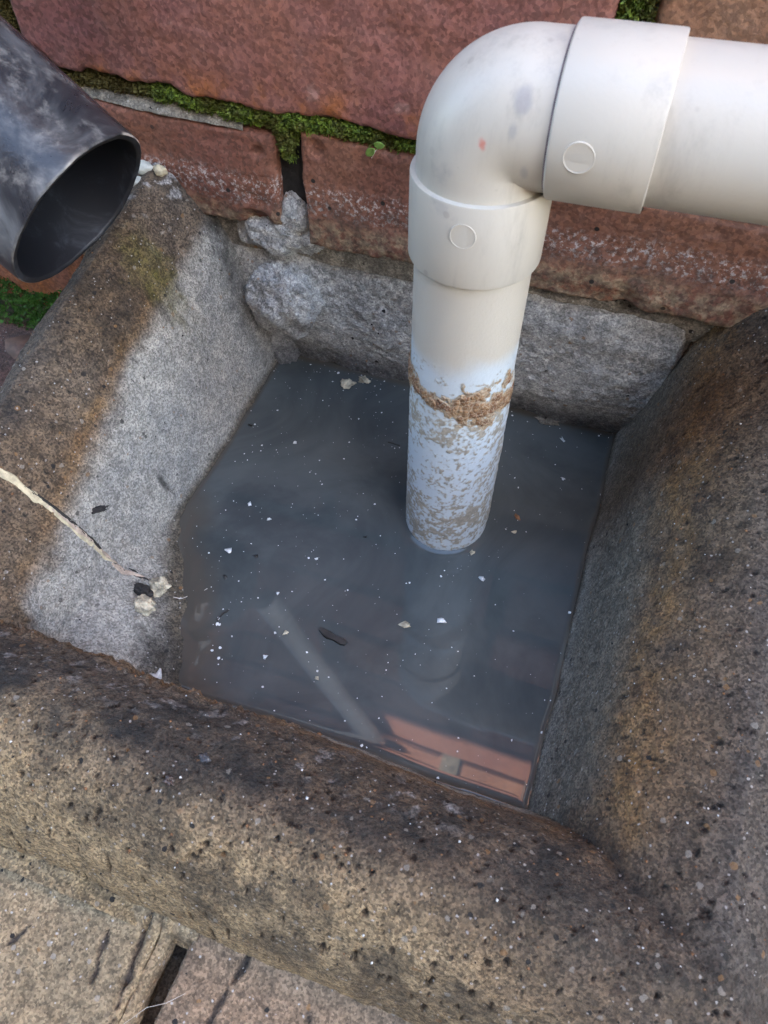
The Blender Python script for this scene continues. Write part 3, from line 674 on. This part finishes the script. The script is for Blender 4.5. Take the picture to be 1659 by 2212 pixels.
# ------------------------------------------------------------------ paving in front
paving = empty('paving', (60, -300, -10), kind='structure')
def paver(x0, x1, y0, y1, zt, seed, mat, cracks=(), step=.8):
    nx, ny = int((x1-x0)/step)+2, int((y1-y0)/step)+2
    X, Y = np.meshgrid(np.linspace(x0, x1, nx), np.linspace(y0, y1, ny), indexing='ij')
    e = np.minimum(np.minimum(X-x0, x1-X), np.minimum(Y-y0, y1-Y)); r = 2.6+1.2*fbm(X/6, Y/6, s=seed, o=3); k = np.clip(1-e/r, 0, 1)
    Z = zt-r*(1-np.sqrt(np.maximum(1-k*k, 0)))+.8*fbm(X/20, Y/20, s=seed+1, o=4)+.35*fbm(X/3, Y/3, s=seed+2, o=4)
    cr = np.zeros_like(X)
    for (ax, ay, bx, by, wd, dep_) in cracks:
        t_ = np.clip(((X-ax)*(bx-ax)+(Y-ay)*(by-ay))/((bx-ax)**2+(by-ay)**2), 0, 1)
        q = np.hypot(X-ax-t_*(bx-ax), Y-ay-t_*(by-ay))+1.3*fbm(X/5, Y/5, s=seed+5, o=3)+.8*np.abs(2*t_-1)**3
        kk = sstep(wd*1.3, wd*.5, q); Z -= kk*dep_; cr = np.maximum(cr, kk)
    V = np.stack([X+.5*fbm(Y/7, 0, s=seed+7, o=3), Y, Z], -1).reshape(-1, 3); F = gridf(nx, ny)
    idx = np.arange(nx*ny).reshape(nx, ny); ring = np.concatenate([idx[:, 0], idx[-1, 1:], idx[-2::-1, -1], idx[0, -2:0:-1]])
    low = V[ring].copy(); low[:, 2] = -15; n0 = len(V); a_ = np.arange(len(ring)); b_ = (a_+1) % len(ring)
    F = np.vstack([F, np.stack([ring[a_], n0+a_, n0+b_, ring[b_]], -1)]); V = np.vstack([V, low])
    o = obj('paver', V, F, mat, None, True, dict(crack=np.r_[cr.ravel(), np.zeros(len(ring))])); child(o, paving); return o
paver(-150, 50.5, -345, -236, 10, 131, M_pav1, [(44, -242, 46, -252, 1.1, 2.), (46, -252, 47, -266, 1.3, 2.2), (47, -266, 49, -276, .8, 1.5), (35, -252, 36, -262, .8, 1.2), (36, -262, 38, -270, .7, 1.0), (12, -262, 4, -276, .5, .8)])
paver(60, 262, -345, -236, 9, 141, M_pav2, [(79, -246, 77, -256, .9, 1.6), (77, -256, 75, -268, .8, 1.3), (100, -252, 112, -268, .7, .8)])
paver(-150, 50, -455, -350, 10, 151, M_pav2, step=4); paver(58, 262, -455, -350, 10, 153, M_pav1, step=4)
paver(-360, -156, -345, -236, 10, 155, M_pav1, step=4); paver(-330, -128, -118, -14, 4, 157, M_pav3, step=1.6); paver(-330, -128, -228, -124, 5, 159, M_pav3, step=3)
# strip of joint mortar left along one side of the open joint
X, Y = np.meshgrid(np.linspace(50.5, 54.6, 14), np.arange(-345, -236, .8), indexing='ij')
Z = 8.5-1.0*((X-50.5)/4.1)**4*6+.9*fbm(X/2, Y/6, s=163, o=4)+3*sstep(-252, -246, Y)
child(obj('joint_mortar', np.stack([X+.7*fbm(Y/6, 0, s=164, o=3), Y, Z], -1).reshape(-1, 3), gridf(*X.shape), M_pav1), paving)
X, Y = np.meshgrid(np.linspace(49, 62, 20), np.arange(-252, -240, .8), indexing='ij')
Z = 9.5+1.1*fbm(X/3, Y/3, s=166, o=4)-sstep(-248.5, -252, Y)*6
child(obj('joint_mortar', np.stack([X, Y, Z], -1).reshape(-1, 3), gridf(*X.shape), M_pav1), paving)

# ------------------------------------------------------------------ small things
KG = kerb_z
def chunk(name, label, cat, x, y, rad, seed, mat, up=None, amp=.35, group=None, rot=0., n=34):
    z = float(kerb_z(np.array([x]), np.array([y]))[0][0]) if up is None else up
    o = blob(name, (0, 0, 0), rad, seed, mat, None, n, n+6, amp*1.6, 2.1, rot); o.location = Vector((x, y, max(z, 0)+rad[2]*.55))*MM
    return tag(o, label, cat, group)
chunk('debris_stone', 'pale chip of stone lodged below the crack at the water edge', 'stone', -14.8, -152.0, (4.6, 3.6, 3.2), 201, M_cream)
chunk('debris_lump', 'black lump of grit wedged between the crack end and pale chip', 'grit lump', -19, -146, (4.2, 2.6, 2.6), 203, M_darkbit)
chunk('debris_crumb', 'cream crumbling mortar clump at the end of the kerb crack', 'mortar crumb', -15.4, -140.6, (4.2, 3.6, 2.4), 205, M_cream, amp=.5)
chunk('wood_chip', 'dark splinter of wood beside the yellowish filled crack', 'wood chip', -39.5, -132.5, (5.2, 1.3, 1.0), 207, M_darkbit, rot=.7, amp=.45)
chunk('lip_pebble', 'brown pebble stuck on the front kerb lip near the water', 'pebble', 30, -184, (2.8, 2.2, 1.8), 209, flat('pebble_brown', (.25, .16, .09)))
chunk('shiny_flint', 'dark shiny flint sitting in a pit on top of the front kerb', 'flint', 55.6, -209.3, (1.6, 1.4, 1.3), 211, flat('flint', (.05, .05, .055), .3, .2))
chunk('bead_stone', 'round dark stone sunk in the front kerb below the flint', 'stone', 50, -218.5, (1.5, 1.4, 1.2), 213, flat('bead', (.07, .05, .045), .3, .3))
def sheet(name, label, cat, x, y, z, outline, mat, seed, curl=.6, group=None, thick=.25):
    n = len(outline); top = [(a_, b_, curl*vn(a_/2+seed, b_/2, s=seed).item()+thick) for a_, b_ in outline]; bot = [(a_, b_, c_-thick) for a_, b_, c_ in top]
    c0 = (0, 0, curl*.5+thick); V = top+bot+[c0, (0, 0, curl*.5)]
    F = [(i, (i+1) % n, 2*n) for i in range(n)]+[((i+1) % n+n, i+n, 2*n+1) for i in range(n)]+[(i+n, (i+1) % n+n, (i+1) % n, i) for i in range(n)]
    o = obj(name, V, F, mat, None, True); o.location = Vector((x, y, z))*MM; return tag(o, label, cat, group)
def rag(r_n, n, seed, el=1., jag=.4):
    g = np.random.default_rng(seed); a_ = np.sort(g.uniform(0, 6.28, n)); q = r_n*(1-jag+2*jag*g.random(n)); ro_ = g.uniform(0, 3.1)
    x = q*np.cos(a_)*el; y = q*np.sin(a_)/el; return [(float(u*math.cos(ro_)-v*math.sin(ro_)), float(u*math.sin(ro_)+v*math.cos(ro_))) for u, v in zip(x, y)]
M_bark = flat('bark', (.016, .015, .013), .4, .45, 200)
FL = [ # x, y, radius, elongation, kind  (on the water)
    (2.2, -111.8, 1.7, 1.2, 'w', 'jagged white flake on the water nearest the end of the kerb crack'),
    (85.9, -120.9, 1.9, 1.3, 'c', 'ragged cream flake on the water between the bark and the right kerb'),
    (99.6, -113.8, 1.6, 1.1, 'w', 'bluish white flake on the water just right of the ragged cream one'),
    (-1.2, -85.5, 1.2, 1.0, 'w', 'white flake on the water beside the dark spot of the left kerb'),
    (10.9, -90.6, 1.0, 1.2, 'w', 'small white flake just below right of the one by the dark kerb spot'),
    (39.4, -103.2, .8, 1.0, 'w', 'small white flake in the open middle of the water left of the pipe'),
    (30.4, -124.8, 1.1, 1.0, 'w', 'white flake at the pale upper end of the mirrored streak'),
    (41.5, -140.3, 1.1, 1.0, 'c', 'round cream flake on the water left of the black bark'),
    (3.2, -44.4, .9, 1.0, 'w', 'white flake alone in the upper left of the water'),
    (38.6, -152.6, 1.0, 1.1, 'w', 'white flake on the dark water near the front lip'),
    (61.3, -153.8, 1.0, 1.0, 'c', 'cream flake on the water directly below the black bark'),
    (126.4, .8, 1.4, 1.4, 'w', 'pale flake on the dark water near the back right corner'),
    (131.5, -23.1, 1.0, 1.0, 'w', 'small pale flake on the dark water beside the right kerb'),
    (109.8, -88.6, 1.2, 1.0, 'w', 'white flake on the water right of the foot of the pipe'),
    (116.4, -52.1, 1.3, 1.5, 'b', 'reddish brown flake floating on the dark water right of the pipe'),
    (117.0, -60.5, 1.0, 1.2, 'c', 'cream flake just below the reddish brown one'),
    (102.5, -77.4, 1.1, 1.1, 'c', 'cream flake touching the ring of water at the pipe foot'),
    (13.6, -111.1, 1.3, 1.3, 'k', 'small black flake just right of the jagged white one'),
    (-22.7, -41.4, 1.1, 1.1, 'k', 'black flake close to the upper part of the left kerb'),
    (55.6, -85.0, .8, 1.5, 'k', 'thin black flake in the middle of the water left of the pipe foot'),
    (5.9, -124.3, 1.0, 1.6, 'k', 'thin black flake beside the floating fibre'),]
LAB = {}
def flakes():
    mats = dict(w=M_flake, c=M_cream, k=M_bark, b=M_brownbit)
    nm = dict(w='pale_flake', c='cream_flake', k='dark_flake', b='brown_flake')
    for i, (x, y, r_n, el, kd, lab) in enumerate(FL):
        sheet(nm[kd], lab, 'flake' if kd != 'k' else 'bark bit', x, y, .25, rag(r_n, 9, 300+i, el), mats[kd], i, .25, 'flakes floating on the gully water')
flakes()
# countless specks of scum
r = np.random.default_rng(9); N = 560
x = r.uniform(-30, 149, N); y = r.uniform(-176, 12, N); k = (kerb_z(x, y)[0] < -1.5) & (np.hypot(x-PX, y-PY) > 20)
k &= r.random(N) < np.clip(1.15-(x+30)/190-.0*y, .25, 1); x, y = x[k], y[k]; n = len(x)
s = .14+.42*r.random(n)**3; a = np.arange(5)*2*math.pi/5
V = np.stack([x[:, None]+s[:, None]*np.cos(a)*r.uniform(.5, 1.3, (n, 5)), y[:, None]+s[:, None]*np.sin(a)*r.uniform(.5, 1.3, (n, 5)), np.full((n, 5), .16)], -1).reshape(-1, 3)
F = [tuple(range(5*i, 5*i+5)) for i in range(n)]
ex = r.uniform(-34, 152, 9000); ey = r.uniform(-180, 13, 9000); ez = kerb_z(ex, ey)[0]
ek = ((ez < -.3) & (ez > -5) & (r.random(9000) < .10)) | ((ey > 5) & (ez < -1) & (r.random(9000) < .12)); ex, ey = ex[ek], ey[ek]; en = len(ex)
es = .2+.7*r.random(en)**4; a6 = np.arange(5)*2*math.pi/5
V2 = np.stack([ex[:, None]+es[:, None]*np.cos(a6)*r.uniform(.5, 1.4, (en, 5)), ey[:, None]+es[:, None]*np.sin(a6)*r.uniform(.5, 1.4, (en, 5)), np.full((en, 5), .45)], -1).reshape(-1, 3)
F += [tuple(range(5*(n+i), 5*(n+i)+5)) for i in range(en)]; V = np.vstack([V, V2])
tag(obj('scum_specks', V, F, M_flake, None, False), 'tiny pale specks of scum floating on the grey water', kind='stuff')
# bark, twig, scum clumps
def bar(name, label, cat, p0, p1, wd, hh, mat, seed, group=None):
    p0, p1 = Vector((*p0, 0)), Vector((*p1, 0)); d = p1-p0; L_ = d.length; d.normalize(); q = Vector((-d.y, d.x, 0)); V = []; n = 9
    for i in range(n):
        u_ = i/(n-1); ww = wd*(.7+.6*random.Random(seed+i).random())/2*(1 if 0 < i < n-1 else .6)
        for (sgn, h2) in ((-1, 0), (-.8, hh), (.7, hh*1.1), (1, 0)):
            V.append(tuple(d*(u_-.5)*L_+q*(ww*sgn+.3*math.sin(u_*5+seed))+Vector((0, 0, h2))))
    F = [(4*i+j, 4*i+(j+1) % 4, 4*i+4+(j+1) % 4, 4*i+4+j) for i in range(n-1) for j in range(4)]+[(3, 2, 1, 0), (4*n-4, 4*n-3, 4*n-2, 4*n-1)]
    o = obj(name, V, F, mat, None, False); mp = (p0+p1)/2; o.location = Vector((mp.x, mp.y, .1))*MM; return tag(o, label, cat, group)
bar('bark_flake', 'charred black strip of bark floating in the middle of the water', 'bark', (54, -133.8), (66.5, -136.8), 3.2, .9, M_bark, 3)
bar('twig', 'short dark twig floating near the left silt bank', 'twig', (12.3, -144.6), (14.8, -138.6), .7, .5, M_bark, 5)
bar('dark_fibre', 'thin curved dark fibre on the water behind the pipe', 'fibre', (46, -29), (52.5, -28.6), .6, .3, M_bark, 7)
chunk('scum_clump', 'larger cream clump of scum floating by the back mortar', 'scum', 12.5, 2.4, (3.3, 3.3, 1.0), 221, M_cream, .2, .5)
chunk('scum_clump', 'smaller cream clump of scum against the back mortar', 'scum', 19.5, 7.6, (2.9, 2.6, .9), 223, M_cream, .2, .5)
chunk('scum_clump', 'grey ragged debris drifting by the back edge right of the pipe', 'scum', 117.0, 10.5, (4.6, 2.4, .9), 225, M_mort, .2, .55)
sheet('plastic_scrap', 'white plastic scrap stuck above the front left water edge', 'scrap', 9.1, -179.5, 15.2, rag(2.7, 9, 41, 1.3, .5), M_flake, 4, 1.0)
tag(tube('fibre', [(-8.5, -142, 3), (-5.5, -141, 1.6), (-3.5, -138.2, .8), (-1, -137.6, .5), (0.6, -134.6, .4), (1.8, -132.4, .4)], .16, M_hair, None, 6), 'pale crooked fibre trailing from the crack onto the water', 'fibre')
tag(tube('hair', [(66, -262, 11), (62, -266, 11.5), (57, -269, 11.2), (52, -276, 12), (49, -282, 12.4)], .06, M_hair, None, 6), 'pale hair lying across the open joint between the pavers', 'hair')
# little seedling in the moss
sl = empty('seedling', (33.0, -1, 130), 'tiny bright green two-leaved seedling growing from the mossy brick joint', 'seedling')
def leaf(cx, cz, ln, wd, ang, y):
    V = []; nL = 8
    for i in range(nL+1):
        u_ = i/nL; ww = wd*math.sin(math.pi*min(u_*.93+.05, 1))**.7
        for sgn in (-1, 0, 1):
            lx, lz = (u_-.5)*ln, sgn*ww/2
            V.append((cx+lx*math.cos(ang)-lz*math.sin(ang), y-.5*abs(sgn)-1.2*u_, cz+lx*math.sin(ang)+lz*math.cos(ang)))
    F = [(3*i+j, 3*i+j+1, 3*i+4+j, 3*i+3+j) for i in range(nL) for j in range(2)]
    o = obj('leaf', V, F, M_leafg); child(o, sl); s_m = o.modifiers.new('s', 'SOLIDIFY'); s_m.thickness = .0002
leaf(30.6, 129.0, 5.2, 3.0, .75, -3.0); leaf(34.2, 132.2, 4.6, 2.8, .25, -3.2)
tube('stem', [(31.5, 2, 128), (32, -1, 128.6), (33, -2.2, 130)], .22, M_leafg, sl, 8)
tube('root', [(29.5, 0, 124.8), (30, -1.2, 125.2), (30.8, -1.6, 126.6), (31.8, -1.2, 128.6)], .12, M_hair, sl, 8)
# moss and leaf litter at the foot of the wall on the left
r = np.random.default_rng(21); n = 1500
P = np.stack([r.uniform(-290, -112, n), r.uniform(-20, 4, n), np.zeros(n)], -1); P[:, 2] = 9+5*fbm(P[:, 0]/9, P[:, 1]/9, s=2)+.5*(P[:, 1]+14)
M_moss2 = flat('bright_moss', (.05, .14, .02), .5, .8, 200)
tufts('ground_moss', P, 2.6, M_moss2, None, 33, 'stuff', 8)
sheet('dead_leaf', 'curled brown dead leaf lying beside the kerb below the black downpipe', 'leaf', -150, -38, 10, [(-16, 0), (-11, 7), (-3, 10), (6, 8), (13, 3), (18, 0), (12, -5), (4, -9), (-5, -9), (-12, -6)], M_dead, 5, 5)

# ------------------------------------------------------------------ beyond the frame: what the water mirrors and what shades the corner
op = empty('overflow_pipe', (15, -40, 358), 'slim white overflow pipe sloping down the house wall', 'pipe')
tube('pipe', [(-44.5, -40, 190), (15, -40, 358), (50, -25, 520)], 9, flat('bright_white_plastic', (.82, .82, .80), .05, .4), op, 24)
stub = empty('overflow_outlet', (63, 20, 556), 'short white overflow outlet poking out of the sunlit bricks above', 'pipe outlet')
lt = [(s_i, r_i) for s_i, r_i in ((0, 17), (54, 17), (55, 16.5), (55, 14.5), (40, 14))]
_w = wp; wp = stub; lathe('pipe', lt, (63, 20, 556), (0, -1, -.05), M_pvc, stub, 40); lathe('bore', [(40, 14), (40, .1)], (63, 20, 556), (0, -1, -.05), M_blackin, stub, 40); wp = _w
fen = empty('shade_fence', (0, -1500, -10), 'unseen timber fence added to shade the lower house wall', 'fence')  # out of view, added to keep sun off the lower wall
FH = 1305
for i in range(40):
    xx = -2600+i*130
    if xx < 2500: box('board', (xx, -1500, -14), (xx+124, -1482, FH+rng.uniform(-4, 4)), M_wood, fen)
shed = empty('shade_shed', (-1000, -1900, -10), 'unseen timber shed added to block sun and sky on the left', 'shed')  # out of view, added to shade the left part and block its sky
for i in range(26):
    xx = 982-120*(i+1); box('board', (xx, -1530, -14), (xx+116, -1510, 2650+rng.uniform(-2, 2)), M_wood, shed)
box('body', (-2130, -3400, -14), (980, -1532, 2640), M_wood, shed)
box('roof', (-2190, -3450, 2652), (985, -1505, 2690), M_black, shed)
for z in (300, 1000): box('rail', (-2600, -1481, z), (2600, -1445, z+80), M_wood, fen)
